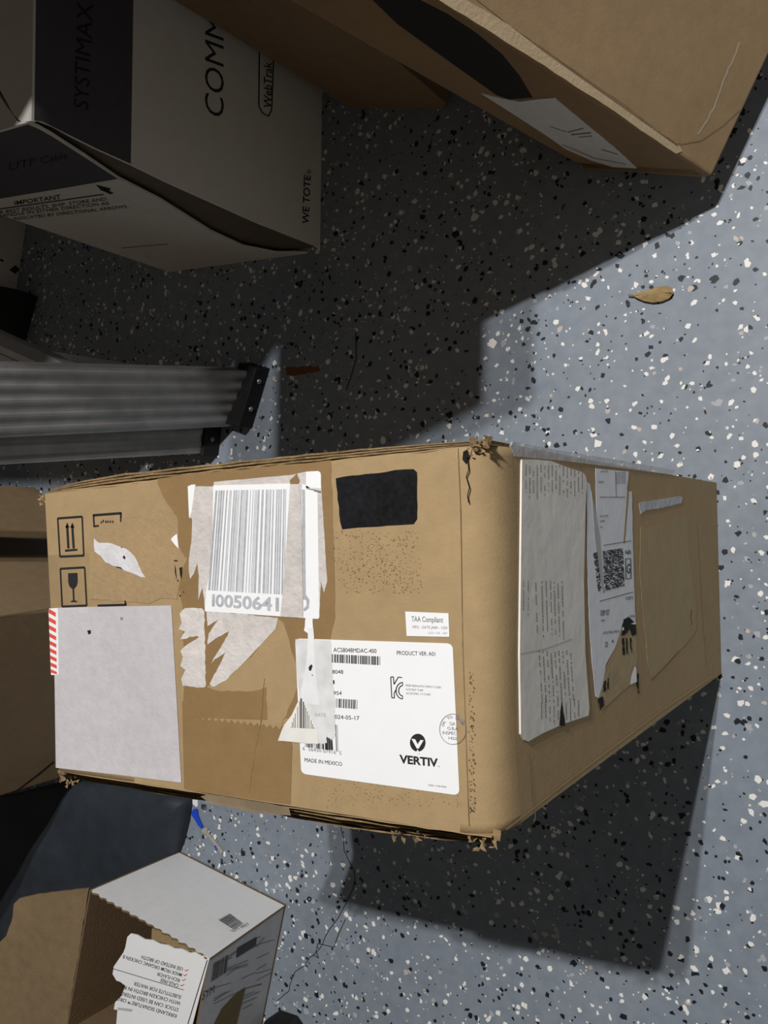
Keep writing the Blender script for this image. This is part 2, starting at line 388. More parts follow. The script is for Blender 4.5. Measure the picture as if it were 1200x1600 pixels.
# torn barcode label
rs = decal('torn_label', rough(P4([(72, 230), (70, 200), (100, 187), (130, 185), (133, 200), (272, 200), (275, 165), (870, 112), (995, 85), (1090, 80), (1108, 92), (1112, 115), (1115, 240), (1140, 600), (1160, 940), (1135, 1030), (1110, 940), (1100, 1225), (1088, 1236), (970, 1228), (775, 1215), (205, 1175), (200, 1080), (186, 990), (152, 1090), (158, 900), (145, 800), (120, 880), (90, 922), (78, 850), (80, 770), (98, 640), (105, 450), (82, 445)]), .35, 7, 9), PT, 2.2, M['residue'], cart, 'torn barcode label with grey paper residue')
decal('white_print', P4([(272, 192), (870, 178), (866, 400), (850, 700), (812, 1045), (795, 1215), (205, 1175), (215, 1020), (240, 900), (262, 650)]), PT, 2.8, M['white'], rs)
decal('white_print', P4([(995, 86), (1088, 81), (1106, 93), (1112, 115), (1112, 218), (1080, 214), (995, 212)]), PT, 2.8, M['white'], rs)
decal('white_print', P4([(965, 182), (990, 190), (1085, 243), (1095, 1000), (1098, 1222), (1088, 1235), (975, 1226), (975, 700), (962, 400)]), PT, 2.8, M['white'], rs)
decal('white_print', P4([(72, 202), (100, 187), (130, 185), (102, 400), (82, 448)]), PT, 2.8, M['white'], rs)
bars(P4([(232, 1010), (845, 1046), (858, 222), (290, 232)]), 30, 12, PT, 3.3, M['grey_ink'], rs)
many('barcode', [P4([(966, 226), (988, 226), (994, 1050), (972, 1048)]), P4([(955, 590), (964, 590), (966, 780), (960, 780)])], PT, 3.3, M['grey_ink'], rs)
decal('paper_residue', rough(P4([(870, 182), (942, 182), (962, 400), (968, 800), (972, 1228), (795, 1216), (812, 1045), (838, 700), (858, 400)]), .4, 2, 10), PT, 3.7, M['residue'], rs)
text('I0050641', P4([(262, 1132), (785, 1172), (785, 1066), (264, 1038)]), PT, 3.5, M['grey_ink'], rs, bold=.03)
each('printed_text', [rough(P4(q), .3, 4, 5) for q in ([(972, 1045), (1000, 1050), (1022, 1085), (1018, 1150), (985, 1175), (975, 1160), (1000, 1130), (1000, 1090), (975, 1080)],)], PT, 3.5, M['grey_ink'], rs)
decal('tear_hole', P4([(870, 152), (905, 122), (925, 98), (935, 130), (947, 152), (940, 178), (875, 181)]), PT, 3.9, M['kraft_taped'], rs)
many('tear_line', line(P4([(1000, 214), (1050, 226), (1112, 240), (1104, 246), (1060, 234)]), 1.6), PT, 3.9, M['grey_ink2'], rs)
# feathered residue below, small strip, thread
decal('paper_residue', rough(P7([(790, 75), (960, 88), (1125, 105), (1112, 160), (1000, 280), (880, 400), (820, 430), (805, 415), (850, 330), (880, 268), (830, 300), (808, 322), (840, 270), (890, 190), (895, 170), (830, 205), (795, 232), (800, 180), (848, 112), (795, 145)]), .7, 17, 5), PT, 2.2, M['residue'], cart, 'feathered streak of white paper residue')
decal('paper_residue', rough(P7([(665, 85), (690, 60), (765, 60), (777, 70), (781, 85), (787, 425), (780, 432), (735, 430), (680, 425), (672, 390), (690, 350), (668, 330), (680, 290), (668, 262), (695, 235), (755, 196), (745, 190), (665, 208), (690, 170), (660, 160), (674, 130)]), .9, 18, 5), PT, 2.2, M['residue'], cart, 'narrow upright strip of paper residue')
decal('paper_residue', rough([(479, 963), (490, 964), (489, 985), (491, 1004), (485, 1020), (481, 1018), (483, 990), (476, 985)], .5, 8, 6), PT, 2.9, M['white'], cart, 'thin white thread of torn paper')
# black marker patch, small label
decal('marker_patch', rough(P6([(545, 150), (600, 140), (690, 132), (750, 121), (815, 118), (826, 128), (827, 290), (815, 308), (700, 316), (600, 322), (567, 326), (560, 300)]), .7, 4, 10), PT, 2, M['marker'], cart, 'solid black marker rectangle')
ta = decal('small_label', P6([(786, 612), (936, 618), (939, 700), (791, 697)]), PT, 2, M['white'], cart, 'small white TAA Compliant label')
text('TAA Compliant', P6([(808, 646), (918, 650), (918, 630), (808, 627)]), PT, 2.6, M['grey_ink2'], ta, bold=.01)
text('MFG - DATE JAB4 - 1224', P6([(812, 670), (932, 673), (932, 663), (812, 660)]), PT, 2.6, M['grey_ink2'], ta)
text('6201-178 - 507', P6([(866, 689), (932, 691), (932, 683), (866, 681)]), PT, 2.6, M['grey_ink'], ta)
# product label
pl_ = decal('product_label', rr(P5([(160, 885), (1117, 1017), (1075, 98), (123, 68)]), .035, .035), PT, 2, M['white'], cart, 'white product label with barcodes and round emblem')
def T(s, z, h=None, **k):                  # z: baseline start, baseline end, cap height (zoom 5 units)
    (x1, y1), (x2, y2), hh = z
    text(s, P5([(x1, y1), (x2, y2), (x2-hh*.03, y2-hh), (x1-hh*.03, y1-hh)]), PT, 2.8, k.get('m', M['ink']), pl_, bold=k.get('b', 0.0))
T('ACS8048MDAC-400', ((356, 148), (616, 156), 27))
T('PRODUCT VER: A01', ((739, 166), (971, 173), 26))
T('8048', ((350, 280), (415, 281), 25)); T('1', ((352, 342), (362, 342), 24)); T('954', ((357, 408), (405, 409), 24))
T('024-05-17', ((364, 552), (512, 561), 26)); T('MADE IN MEXICO', ((182, 812), (408, 838), 25))
T('6  56430 07916  5', ((170, 742), (404, 770), 22), m=M['grey_ink2'])
T('MSIP-REM-AVO-CMN1115-001', ((793, 357), (1006, 369), 14), m=M['grey_ink2']); T('AVOCENT CORP.', ((794, 380), (900, 387), 13), m=M['grey_ink2']); T('ACS/CMN: 1115-001', ((795, 405), (942, 412), 14), m=M['grey_ink2'])
T('028-1104-004', ((930, 958), (1038, 970), 12), m=M['grey_ink2'])
bars(P5([(343, 212), (640, 229), (640, 176), (343, 162)]), 34, 3, PT, 2.8, M['ink'], pl_)
bars(P5([(370, 484), (501, 494), (503, 438), (370, 430)]), 16, 4, PT, 2.8, M['ink'], pl_)
bars(P5([(372, 750), (386, 753), (381, 590), (366, 587)]), 3, 5, PT, 2.8, M['ink'], pl_)
bars(P5([(185, 722), (330, 742), (330, 700), (185, 690)]), 14, 6, PT, 2.8, M['ink'], pl_)
bars(P5([(318, 738), (356, 742), (352, 680), (316, 660)]), 5, 7, PT, 4.1, M['ink'], pl_)
# KC mark: outlined K inside a C
arc = lambda cx, cy, rx, ry, a0, a1, n=14: [(cx+rx*math.cos(math.radians(a0+(a1-a0)*i/n)), cy+ry*math.sin(math.radians(a0+(a1-a0)*i/n))) for i in range(n+1)]
kpts = [(702, 300), (718, 299), (722, 345), (748, 300), (770, 304)]
kc = line(P5(kpts), 1.5)+line(P5([(702, 299), (708, 425), (724, 427), (723, 396), (733, 378)]), 1.5)
kc += line(P5(arc(776, 383, 42, 50, 268, 95)), 1.6)+line(P5(arc(774, 383, 24, 31, 270, 92)), 1.6)+line(P5([(774, 333), (774, 352)]), 1.2)+line(P5([(773, 414), (774, 432)]), 1.2)
many('certification_mark', kc, PT, 2.8, M['ink'], pl_)
# round emblem with white V
decal('emblem', P5(arc(865, 697, 47, 54, 0, 360, 30)[:-1]), PT, 2.8, M['ink'], pl_, 'round black emblem with white V')
many('emblem', [P5([(828, 672), (851, 676), (866, 706), (883, 680), (902, 682), (872, 732), (861, 732)]), P5([(852, 760), (866, 738), (880, 762), (866, 768)])], PT, 3.7, M['white'], pl_)
T('VERTIV', ((755, 818), (988, 842), 50), b=.035)
T('TM', ((987, 843), (998, 844), 6))
# stamp, half on the label
sm = P5(arc(1078, 615, 80, 92, 0, 360, 30))
stp = many('ink_stamp', line(sm, .9), PT, 3.3, M['grey_ink2'], cart, 'round grey inspection stamp')
for s, a, b_, h_ in (('QA', (1058, 590), (1092, 592), 20), ('O.B.A', (1045, 618), (1108, 622), 20), ('INSPEC', (1016, 645), (1098, 650), 20), ('1422', (1052, 676), (1102, 680), 18)):
    text(s, P5([a, b_, (b_[0], b_[1]-h_), (a[0], a[1]-h_)]), PT, 3.3, M['grey_ink2'], stp)
for ch, a in zip('OK TO SHIP', range(200, 342, 15)):
    if ch == ' ': continue
    r = math.radians(a); rx, ry = 56, 66; cx, cy = 1078+rx*math.cos(r), 615+ry*math.sin(r); tx, ty = -math.sin(r)*9, math.cos(r)*9; ux, uy = math.cos(r)*17, math.sin(r)*17
    text(ch, P5([(cx-tx, cy-ty), (cx+tx, cy+ty), (cx+tx+ux, cy+ty+uy), (cx-tx+ux, cy-ty+uy)]), PT, 3.3, M['grey_ink2'], stp)
# torn paper over the left part of the product label
rl = decal('paper_residue', rough(P5([(126, 72), (340, 78), (345, 180), (350, 300), (362, 430), (365, 560), (370, 640), (345, 690), (320, 655), (300, 705), (262, 700), (180, 600), (150, 420), (135, 260)]), .4, 23, 8), PT, 3.3, mat('thin_grey_paper', (.69, .69, .69), .9, noise=.1, scale=90), cart, 'grey torn paper over the product label')
decal('white_print', rough(P5([(205, 0), (235, 0), (240, 60), (243, 210), (250, 290), (262, 400), (268, 470), (170, 460), (160, 370), (185, 270), (196, 200), (200, 100)]), .5, 24, 8), PT, 3.8, mat('white_scrap', (.78, .78, .79), .8), rl)
fl_ = decal('torn_paper', rough(P5([(140, 455), (162, 418), (190, 470), (215, 540), (250, 600), (265, 705), (140, 696), (22, 685), (60, 590), (105, 530)]), .5, 25, 8), PT, 4.2, mat('cream_paper', (.80, .78, .73), .8), cart, 'torn white corner piece with barcode end')
f = homo(P5([(98, 600), (243, 612), (165, 415), (160, 415)]))
tb = []
for i, x in enumerate((98, 108, 117, 126, 140, 152, 158, 166, 174, 183, 190, 199, 209, 222, 232, 240)):
    top = 600-(x-98)*2.9 if x < 160 else 418+(x-162)*2.35
    w = 6 if x in (158, 174) else 3
    tb.append(P5([(x, top), (x+w, top+3), (x+w, 606+(x-98)*.05), (x, 605+(x-98)*.05)]))
many('barcode', tb, PT, 4.8, M['ink'], fl_)
each('ink_speck', [rough(P5(q), .3, 6, 3) for q in ([(208, 240), (222, 225), (232, 232), (222, 262), (210, 260)], [(218, 228), (228, 222), (226, 230)], [(224, 286), (234, 286), (232, 294)])], PT, 4.4, M['ink'], rl)
text('DATE', P5([(245, 536), (312, 540), (312, 518), (245, 515)]), PT, 4, M['grey_ink'], rl)
# scuffs
def scuff(x0, x1, y0, y1, n, seed, m, lo=.6, hi=2.2, name='scuff_mark', lvl=1.5, pl=PT, label=None, asp=2.2):
    rnd = random.Random(seed); P = []
    for i in range(n):
        x, y = rnd.uniform(x0, x1), rnd.uniform(y0, y1); s = rnd.uniform(lo, hi); k = 5
        P.append([(x+s*rnd.uniform(.5, 1.2)*math.cos(6.28*j/k), y+asp*s*rnd.uniform(.4, 1.1)*math.sin(6.28*j/k)) for j in range(k)])
    return many(name, P, pl, lvl, m, cart, label, 'stuff')
scuff(733, 742, 1042, 1270, 90, 1, M['stain'], .5, 1.6, label='dark scuffed imprint down the right edge', asp=1.6)
scuff(734, 741, 1050, 1270, 16, 2, flat('dark_scuff', (.13, .085, .05)), .4, 1.0)
for (a, b, c, d, n, sd) in ((512, 655, 828, 880, 150, 3), (530, 660, 880, 928, 150, 4), (560, 640, 834, 900, 70, 5), (500, 720, 1222, 1262, 110, 6)):
    scuff(a, b, c, d, int(n*1.6), sd, M['stain'], .4, 1.7, lvl=1.2, asp=.7)
# fold line beside the rounded edge, crack at the corner
many('fold_line', line([(716, 700), (720, 800), (723, 1000), (733, 1290)], 1.3), PT, 1.5, M['stain'], cart)
many('split', line([(731, 715), (733, 735), (729, 745), (734, 762), (731, 775), (733, 786)], 1.6), PT, 2, M['hole'], cart)
many('split', [rough([(724, 706), (731, 702), (734, 712), (728, 724), (723, 718)], .8, 3, 4)], PT, 2, M['hole'], cart)
many('crease', line(rline([(414, 1060), (408, 1130), (398, 1180), (390, 1240)], .6, 9, 12), .9), PT, 2, M['stain'], cart)

# ---- tall side panel
Q = zz(790, 700, 3.403)
sl = decal('packing_slip', Q([(78, 62), (150, 62), (235, 70), (330, 108), (400, 128), (416, 145), (424, 180), (416, 330), (408, 700), (415, 1080), (437, 1380), (432, 1422), (300, 1466), (190, 1515), (110, 1560), (92, 1552), (72, 1520), (66, 1100), (72, 600)]), PS, 5, M['slip'], cart, 'long grey packing slip in a clear pouch', th=.0011)
rnd = random.Random(77)
def rows(xs, y0, y1, slope, seed, m=None, w=1.0, p=.82):
    r = random.Random(seed); P = []
    for x in xs:
        y = y0+r.uniform(0, 10); e = y1-r.uniform(0, 40)
        while y < e:
            l = r.uniform(6, 15)
            if r.random() < p: P += line(Q([(x+slope*(y-y0), y), (x+slope*(y-y0), min(e, y+l))]), w)
            y += l+r.uniform(1.5, 4)
    return P
many('printed_text', rows(range(98, 402, 20), 88, 272, 0, 1, w=.9)+rows((150, 182, 205, 228, 248, 268, 290), 705, 1020, .03, 2)+rows((85, 110), 705, 900, 0, 3, w=.7)
     + rows(range(168, 340, 21), 1075, 1360, .06, 4, w=1.1)+rows(range(180, 400, 22), 1330, 1470, .02, 5, w=1), PS, 5.6, mat('faded_text', (.20, .17, .16)), sl)
many('split', [rough(Q([(288, 1340), (300, 1420), (306, 1478), (276, 1474), (280, 1400)]), .5, 3, 5)], PS, 6, M['hole'], sl)
many('crease', line(Q([(66, 1095), (200, 1068), (345, 1015)]), 1.6), PS, 5.6, mat('slip_fold', (.52, .48, .44)), sl)
# shipping label, torn in strips
tp = decal('torn_ply', rough(Q([(640, 900), (690, 930), (700, 1130), (692, 1180), (660, 1255), (600, 1310), (510, 1396), (485, 1340), (520, 1200), (575, 1070), (600, 1000)]), .8, 31, 7), PS, 1.5, mat('bared_ply', (.43, .325, .19), .9, noise=.08, bump=.2), cart, 'torn pale cardboard below the shipping label')
fx = decal('shipping_label', rough(Q([(475, 108), (560, 117), (652, 125), (640, 250), (655, 235), (668, 230), (672, 400), (678, 640), (688, 930), (650, 895), (620, 930), (600, 1000), (575, 1070), (530, 1150), (515, 1250), (492, 1330), (475, 1322), (455, 1130), (440, 900), (430, 530), (428, 180), (445, 190), (465, 300), (482, 480), (480, 330)]), .4, 32, 10), PS, 2, M['ship'], cart, 'torn white shipping label with a code block')
decal('peeled_sliver', Q([(468, 300), (500, 480), (516, 740), (522, 770), (512, 770), (490, 640), (470, 480), (452, 230)]), PS, 2.6, mat('label_back', (.42, .41, .41), .6), fx)
decal('peeled_sliver', Q([(643, 225), (652, 240), (630, 505), (622, 505)]), PS, 2.6, M['kraft_side'], fx)
many('printed_line', line(Q([(497, 262), (633, 262)]), .9)+line(Q([(515, 518), (665, 494)]), .9)+line(Q([(497, 815), (675, 765)]), 1)+line(Q([(580, 125), (585, 260)]), .5), PS, 3, M['ink'], fx)
def mosaic(quad, nu, nv, seed, p=.55):
    r = random.Random(seed); f = homo(quad); P = []
    for i in range(nu):
        for j in range(nv):
            if r.random() < p: P.append([f(i/nu, j/nv), f((i+1)/nu, j/nv), f((i+1)/nu, (j+1)/nv), f(i/nu, (j+1)/nv)])
    return P
many('code_block', mosaic(Q([(513, 548), (620, 532), (628, 733), (520, 760)]), 14, 60, 3, .62)+mosaic(Q([(462, 560), (482, 553), (506, 755), (488, 765)]), 3, 50, 4, .6), PS, 3, M['ink'], fx)
many('printed_line', line(Q([(634, 590), (661, 588), (663, 692), (636, 697), (634, 590)]), 1.1), PS, 3, M['ink'], fx)
text('G', Q([(640, 668), (658, 664), (658, 612), (640, 616)]), PS, 3, M['ink'], fx, bold=.01)
text('FedEx', Q([(633, 566), (664, 562), (664, 538), (633, 542)]), PS, 3, M['ink'], fx, bold=.01)
def tl(xy, w, h=10, s='ORIGIN ID', m=None): x, y = xy; text(s, Q([(x, y+h), (x+w, y+h-w*.1), (x+w, y-w*.1), (x, y)]), PS, 3, m or M['ink'], fx)
tl((503, 122), 36, 10, 'SHIP DATE'); 
for i in range(6): tl((582, 130+i*11), 52, 8, 'ACTWGT 10 LB CAD')
tl((492, 176), 24, 12, 'FROM'); tl((498, 358), 42, 11, 'RECV DOCK'); tl((498, 384), 28, 11, 'LEVEL'); tl((498, 416), 12, 10, 'US')
tl((636, 790), 36, 18, '1OF1'); tl((499, 862), 48, 30, '5289 927'); tl((506, 912), 18, 10, 'REF'); tl((515, 975), 84, 14, '(US) 9622 0013'); tl((524, 1030), 16, 28, '22'); tl((560, 1018), 12, 16, '6'); tl((658, 888), 24, 14, '9101')
each('puncture', [rough(Q(q), .7, i, 4) for i, q in enumerate([[(622, 912), (650, 900), (688, 938), (690, 990), (670, 1000), (655, 960), (640, 985), (612, 1000)], [(616, 1010), (626, 1010), (630, 1100), (618, 1100)], [(636, 1010), (642, 1010), (646, 1095), (640, 1095)], [(655, 1010), (665, 1010), (667, 1090), (660, 1060)], [(485, 1335), (512, 1320), (518, 1370), (500, 1396)], [(520, 1240), (530, 1235), (528, 1290), (515, 1300)], [(538, 1225), (546, 1222), (544, 1280), (538, 1285)], [(692, 1200), (704, 1200), (706, 1310), (700, 1300)]])], PS, 3.2, M['hole'], tp)
each('torn_paper', [Q(q) for q in ([(680, 1160), (690, 1170), (693, 1243), (655, 1258), (664, 1205)], [(612, 960), (622, 950), (625, 965), (615, 972)], [(660, 935), (672, 930), (690, 925), (685, 938)])], PS, 3.4, M['white'], tp)
# peeled patch and clear tape
decal('peeled_patch', rough(Q([(715, 420), (760, 425), (850, 390), (965, 365), (972, 480), (985, 650), (1008, 800), (1015, 960), (985, 1010), (880, 1120), (775, 1232), (755, 1160), (740, 1000), (722, 800), (712, 640)]), .6, 41, 9), PS, 1.4, mat('khaki_ply', (.385, .29, .16), .85, noise=.05, bump=.12), cart, 'paler patch where a label was peeled off')
many('crease', line(Q([(985, 860), (982, 900), (990, 940)]), 1.2)+line(Q([(915, 1080), (870, 1140), (770, 1232)]), .8), PS, 2.2, M['stain'], cart)
decal('clear_tape', Q([(705, 298), (720, 288), (820, 272), (925, 255), (937, 265), (930, 293), (820, 320), (740, 330), (716, 350)]), PS, 3, M['film'], cart, 'short strip of shiny clear tape', th=.0006)
decal('clear_tape', [(797, 697), (800, 690), (860, 702), (960, 718), (1055, 735), (1050, 742), (950, 729), (870, 719), (803, 713)], PS, 3, M['film'], cart, 'clear tape along the upper edge of the side panel', th=.0012)
decal('clear_tape', [(314, 1244), (330, 1240), (400, 1250), (452, 1262), (455, 1274), (400, 1270), (330, 1256)], (PT[0]-np.array([0, 0, .002]), PT[1]), 2, mat('brown_clear_tape', (.30, .23, .15), .25, noise=.1, bump=.6, bscale=70, spec=.5, alpha=.7), cart)
many('crease', line([(828, 1180), (836, 1280)], 1)+line([(1090, 815), (1098, 960), (1104, 1040)], 1.4)+line([(790, 1296), (880, 1225), (960, 1165), (1040, 1105), (1110, 1058)], 3.2), PS, 1.3, mat('crease_highlight', (.44, .31, .16), .9), cart)  # pale creases, plus a highlight painted along the lower edge

# ================================================================== cable carton, upper left
bN, aN, cN = np.array([.7397, -.3774, 0]), np.array([.744, -.86, 0]), np.array([1.0457, -.3879, 0]); dN = cN+aN-bN; HC = .478
up = lambda p, z: np.array([p[0], p[1], z])
cab = thing('cable_carton', 'white and charcoal cable carton with WE TOTE printed on it, beside the ladder', 'box', (bN+dN)/2)
ins = .006
cen = (bN+dN)/2
sh = lambda p: p+(cen-p)/np.linalg.norm(cen-p)*ins*1.6
obj('body', *hexa([up(sh(p), 0) for p in (bN, cN, dN, aN)], [up(sh(p), HC-.004) for p in (bN, cN, dN, aN)]), mat('shaded_gap_kraft', (.15, .12, .09), .85, noise=.1), cab)  # body darkened to stand in for shade in the corner gap
PF = plane(bN, aN, bN+np.array([0, 0, .4]), (0, -.5, 0.3)); PI = plane(bN, cN, bN+np.array([0, 0, .4]), (.9, 0, .3)); PC = (np.array([0, 0, HC]), np.array([0, 0, 1.]))
decal('panel', [(50, 190), (62, 189), (85, 198), (110, 212), (150, 232), (205, 257), (260, 284), (320, 311), (400, 347), (450, 367), (498, 386), (500, 392), tuple(up(aN, 0)), tuple(up(aN, HC))], PF, 1, M['carton_white'], cab, 'white front panel', th=.003)
decal('panel', [(45, 192), (62, 200), (80, 210), (130, 242), (185, 279), (250, 312), (330, 362), (380, 385), (430, 395), (499, 396), tuple(up(cN, 0)), tuple(up(cN, HC))], PI, 1, M['carton_white'], cab, 'white side panel with handling notes', th=.003)
decal('top_flap', [(50, 189), (34, 191), (22, 180), (10, 158), (0, 140), (-30, 80), tuple(up(dN+(aN-dN)*.35, HC)), tuple(up(aN, HC))], PC, 2, M['carton_white'], cab, 'upper top flap', th=.003)
decal('top_flap', [(44, 191), (28, 190), (8, 163), (-8, 138), (-40, 90), tuple(up(dN, HC)), tuple(up(cN, HC))], PC, 1, M['carton_white'], cab, th=.003)
decal('charcoal_band', [(52, 188), (66, 190), (110, 212), (150, 232), (204, 256), (206, 130), (208, 0), tuple(on((209, -160), PF)), tuple(on((50, -160), PF)), (53, 0)], PF, 2, M['carton_grey'], cab)
decal('charcoal_band', [(44, 194), (62, 202), (80, 212), (130, 244), (184, 279), (90, 295), (0, 310), (-150, 337), tuple(up(cN, HC-.003))], PI, 2, M['carton_grey'], cab)
ci = flat('carton_black_print', (.02, .02, .022))
text('SYSTIMAX', [(137, 172), (145, 2), (118, 2), (113, 170)], PF, 3, flat('gloss_black_print', (.012, .012, .014), .5), cab, bold=0.0, shear=.2)
text('COMMSCOPE', [(349, 182), (349, -135), (318, -137), (318, 180)], PF, 3, ci, cab, bold=-.004, shear=.25)
text('WebTrak', [(424, 168), (424, 97), (411, 97), (411, 167)], PF, 3, ci, cab, bold=.01, shear=.2)
many('print_frame', line([(428, 60), (424, 172), (419, 182), (410, 177), (404, 166), (405, 60), (428, 60)], 1.9), PF, 3, ci, cab)
text('WE TOTE', [(482, 349), (485, 273), (474, 273), (471, 349)], PF, 3, ci, cab, bold=.015, shear=.15)
text('®', [(486, 272), (486, 265), (479, 265), (479, 272)], PF, 3, ci, cab)
text('UTP Cable', [(15, 266), (107, 246), (103, 236), (12, 253)], PI, 3, ci, cab, shear=.2)
text('IMPORTANT', [(23, 320), (96, 310), (94, 303), (22, 313)], PI, 3, ci, cab, bold=.01)
many('print_frame', line([(0, 326), (162, 303)], 1.5), PI, 3, ci, cab)
text('FOR BEST RESULTS, SHIP, STORE AND', [(-14, 335.5), (167, 312.5), (165, 307.2), (-14, 330)], PI, 3, ci, cab)
text('HANDLE IN EITHER DIRECTION AS', [(-4, 339.5), (171, 319), (169, 314), (-4, 334.3)], PI, 3, ci, cab)
text('INDICATED BY DIRECTIONAL ARROWS.', [(21, 343.8), (201, 324), (199, 319), (21, 338.8)], PI, 3, ci, cab)
many('printed_arrow', [[(150, 288), (173, 294), (170, 299), (158, 297)], [(162, 294), (178, 301), (172, 303), (160, 297)]], PI, 3, ci, cab)
many('printed_text', line([(190, 387), (262, 381)], 1.2), PI, 3, mat('faint_print', (.3, .28, .25)), cab)

# ================================================================== leaning carton, upper right
P0 = np.array([.187, -.362, .053]); eV = np.array([-.42, -.907, -.004]); uV = np.array([.350, -.105, .931]); dV = np.array([.157, -.058, -.052])
LE, LU = .52, .66
lean = thing('leaning_carton', 'large brown carton leaning back, with a shipping label and black band on its narrow side', 'box', (P0+dV)*np.array([1, 1, 0]))
c0 = [P0, P0+eV*LE, P0+eV*LE+dV, P0+dV]
obj('body', *hexa(c0, [p+uV*LU for p in c0]), M['kraft_dim'], lean, bevel=.004)
PL = plane(P0, P0+eV, P0+uV, (-1, 0, 1)); PD = plane(P0, P0+dV, P0+uV, (0, .6, .4))
R2 = zz(420, 0, 1.5385)
decal('corner_fold', rough([(680, -4), (722, -4), (800, 42), (880, 98), (960, 152), (1010, 190), (1062, 228), (1066, 236), (1056, 240), (1000, 203), (960, 174), (836, 94)], .7, 3, 18), PL, 2, mat('pale_cardboard', (.50, .38, .24), .85, noise=.06, bump=.3), lean, 'pale fold beside the long edge', th=.002)  # paler band of cardboard along the fold
decal('corner_fold', [(740, -4), (752, -4), (850, 70), (1000, 178), (1062, 222), (1058, 229), (1000, 188), (850, 82)], PL, 2, M['kraft_dim'], lean, th=.002)
many('crease', line([(1061, 226), (1095, 220), (1130, 196), (1156, 172)], 1.8), PL, 1.5, M['kraft_dark'], lean)
many('scratch', line(rline([(1090, 210), (1106, 186), (1118, 160), (1130, 125), (1146, 90), (1155, 66)], 1.2, 3, 8), 3.6), PL, 1.5, mat('pale_scratch', (.42, .33, .23)), lean, 'long pale scratch')
decal('black_band', [(577, -6), (645, -6), (700, 22), (745, 52), (785, 85), (812, 118), (832, 152), (796, 155), (776, 148), (700, 94), (620, 36)], PD, 2, mat('black_print', (.022, .020, .020), .7), lean, 'black band', th=.0006)
sl2 = decal('shipping_label', [(752, 145), (768, 149), (784, 153), (812, 158), (840, 154), (866, 152), (890, 172), (914, 192), (960, 230), (995, 262), (958, 260), (925, 250), (884, 232), (850, 208), (810, 182)], PD, 4, mat('dusty_label', (.82, .82, .80), .6, noise=.04, bump=.3), lean, 'wrinkled white shipping label', th=.0012)
many('printed_text', line([(888, 205), (912, 199)], 1.8)+line([(893, 209), (924, 206)], 2.2)+line([(905, 213), (926, 211)], 1.5)+line([(860, 196), (886, 205)], 1)+line([(880, 225), (930, 246), (978, 255)], 1)+line([(940, 232), (966, 240)], 1.4), PD, 4.8, M['grey_ink2'], sl2)
obj('bottom_flap', *hexa([P0+dV*.05-uV*.001, P0+eV*.03+dV*.05, P0+eV*.03+dV*.98, P0+dV*.98], [P0+dV*.05+uV*.02, P0+eV*.03+dV*.05+uV*.02, P0+eV*.03+dV*.98+uV*.02, P0+dV*.98+uV*.02]), M['kraft_dim'], lean)

# second carton right behind it
q0, q1 = at(697, 171), at(548, 169); q0[2] = q1[2] = 0
eb = np.array([-.25, -.97, 0]); tl0, tl1 = q0+np.array([.0, .0, .56]), q1+np.array([.035, -.006, .56])
beh = thing('upright_carton', 'dark brown carton standing upright behind the leaning carton', 'box', q0+eb*.15)
bt = [q0, q1, q1+eb*.4, q0+eb*.4]; tt = [tl0, tl1, tl1+eb*.4, tl0+eb*.4]
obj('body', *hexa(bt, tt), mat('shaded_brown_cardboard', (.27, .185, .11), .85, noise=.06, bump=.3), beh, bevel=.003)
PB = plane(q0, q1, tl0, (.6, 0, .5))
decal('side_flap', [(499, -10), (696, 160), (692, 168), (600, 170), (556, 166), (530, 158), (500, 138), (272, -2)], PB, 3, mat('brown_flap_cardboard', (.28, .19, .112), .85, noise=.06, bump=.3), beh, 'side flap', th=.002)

# unseen carton, shaped so its corner throws the stepped shadow on the floor
topc = thing('shadow_carton', 'unseen flat brown carton tilted above the leaning carton, shaped to cast the stepped shadow', 'box', (.42, -.75, .68))
ct = [np.array([.288, -.482, .965]), np.array([.50, -.44, 1.12])]; ct += [ct[1]+np.array([0, -.62, 0]), ct[0]+np.array([0, -.62, 0])]
obj('body', *hexa([p+np.array([.04, 0, -.09]) for p in ct], ct), M['kraft_dim'], topc, bevel=.003)
tall = thing('shadow_carton', 'unseen tall brown carton on the upright carton, added to block lamp light', 'box', (.9, -.8, .565))  # added occluder: keeps lamp light off the cable carton and left floor
bt = [np.array([x, y, .565]) for x, y in ((.545, -.565), (1.2, -.565), (1.2, -1.0), (.545, -1.0))]
obj('body', *hexa(bt, [p+np.array([0, 0, .78]) for p in bt]), M['kraft_dim'], tall, bevel=.003)

# ================================================================== ladder
lad = thing('folding_ladder', 'folded aluminium ladder with black feet standing behind the tall carton', 'ladder', (.95, -.16, 0))
w = np.array([.24, .11, .96]); w = w/np.linalg.norm(w)
F1, F2 = at(408, 580), at(370, 666)
G1, G2 = at(343, 660), at(338, 707)
def rail(a, b, a2, b2, th, nr, z0, L, m, name='rail', amp=.004):
    # ribbed channel from foot line a-b to top line a2-b2; ribs run lengthwise
    V = []; Fc = []; n = nr*6; back = np.array([.97, -.3, -.24]); back = back/np.linalg.norm(back)
    for t, (p, q) in ((0, (a, b)), (1, (a2, b2))):
        for i in range(n+1):
            s = i/n; c = p+(q-p)*s
            rib = amp*math.sin(math.pi*s*nr)**2
            V.append(c-back*rib)
        for i in range(n+1):
            s = 1-i/n; V.append(p+(q-p)*s+back*th)
    k = 2*(n+1)
    for i in range(k): Fc.append((i, (i+1) % k, (i+1) % k+k, i+k))
    Fc += [tuple(range(k)), tuple(range(k, 2*k))]
    return obj(name, V, Fc, m, lad)
rail(F1+w*.012, F2+w*.012, F1+w*.9, F2+w*.9-(F1-F2)*.16, .03, 5, 0, 0, M['alu'], amp=.0028)
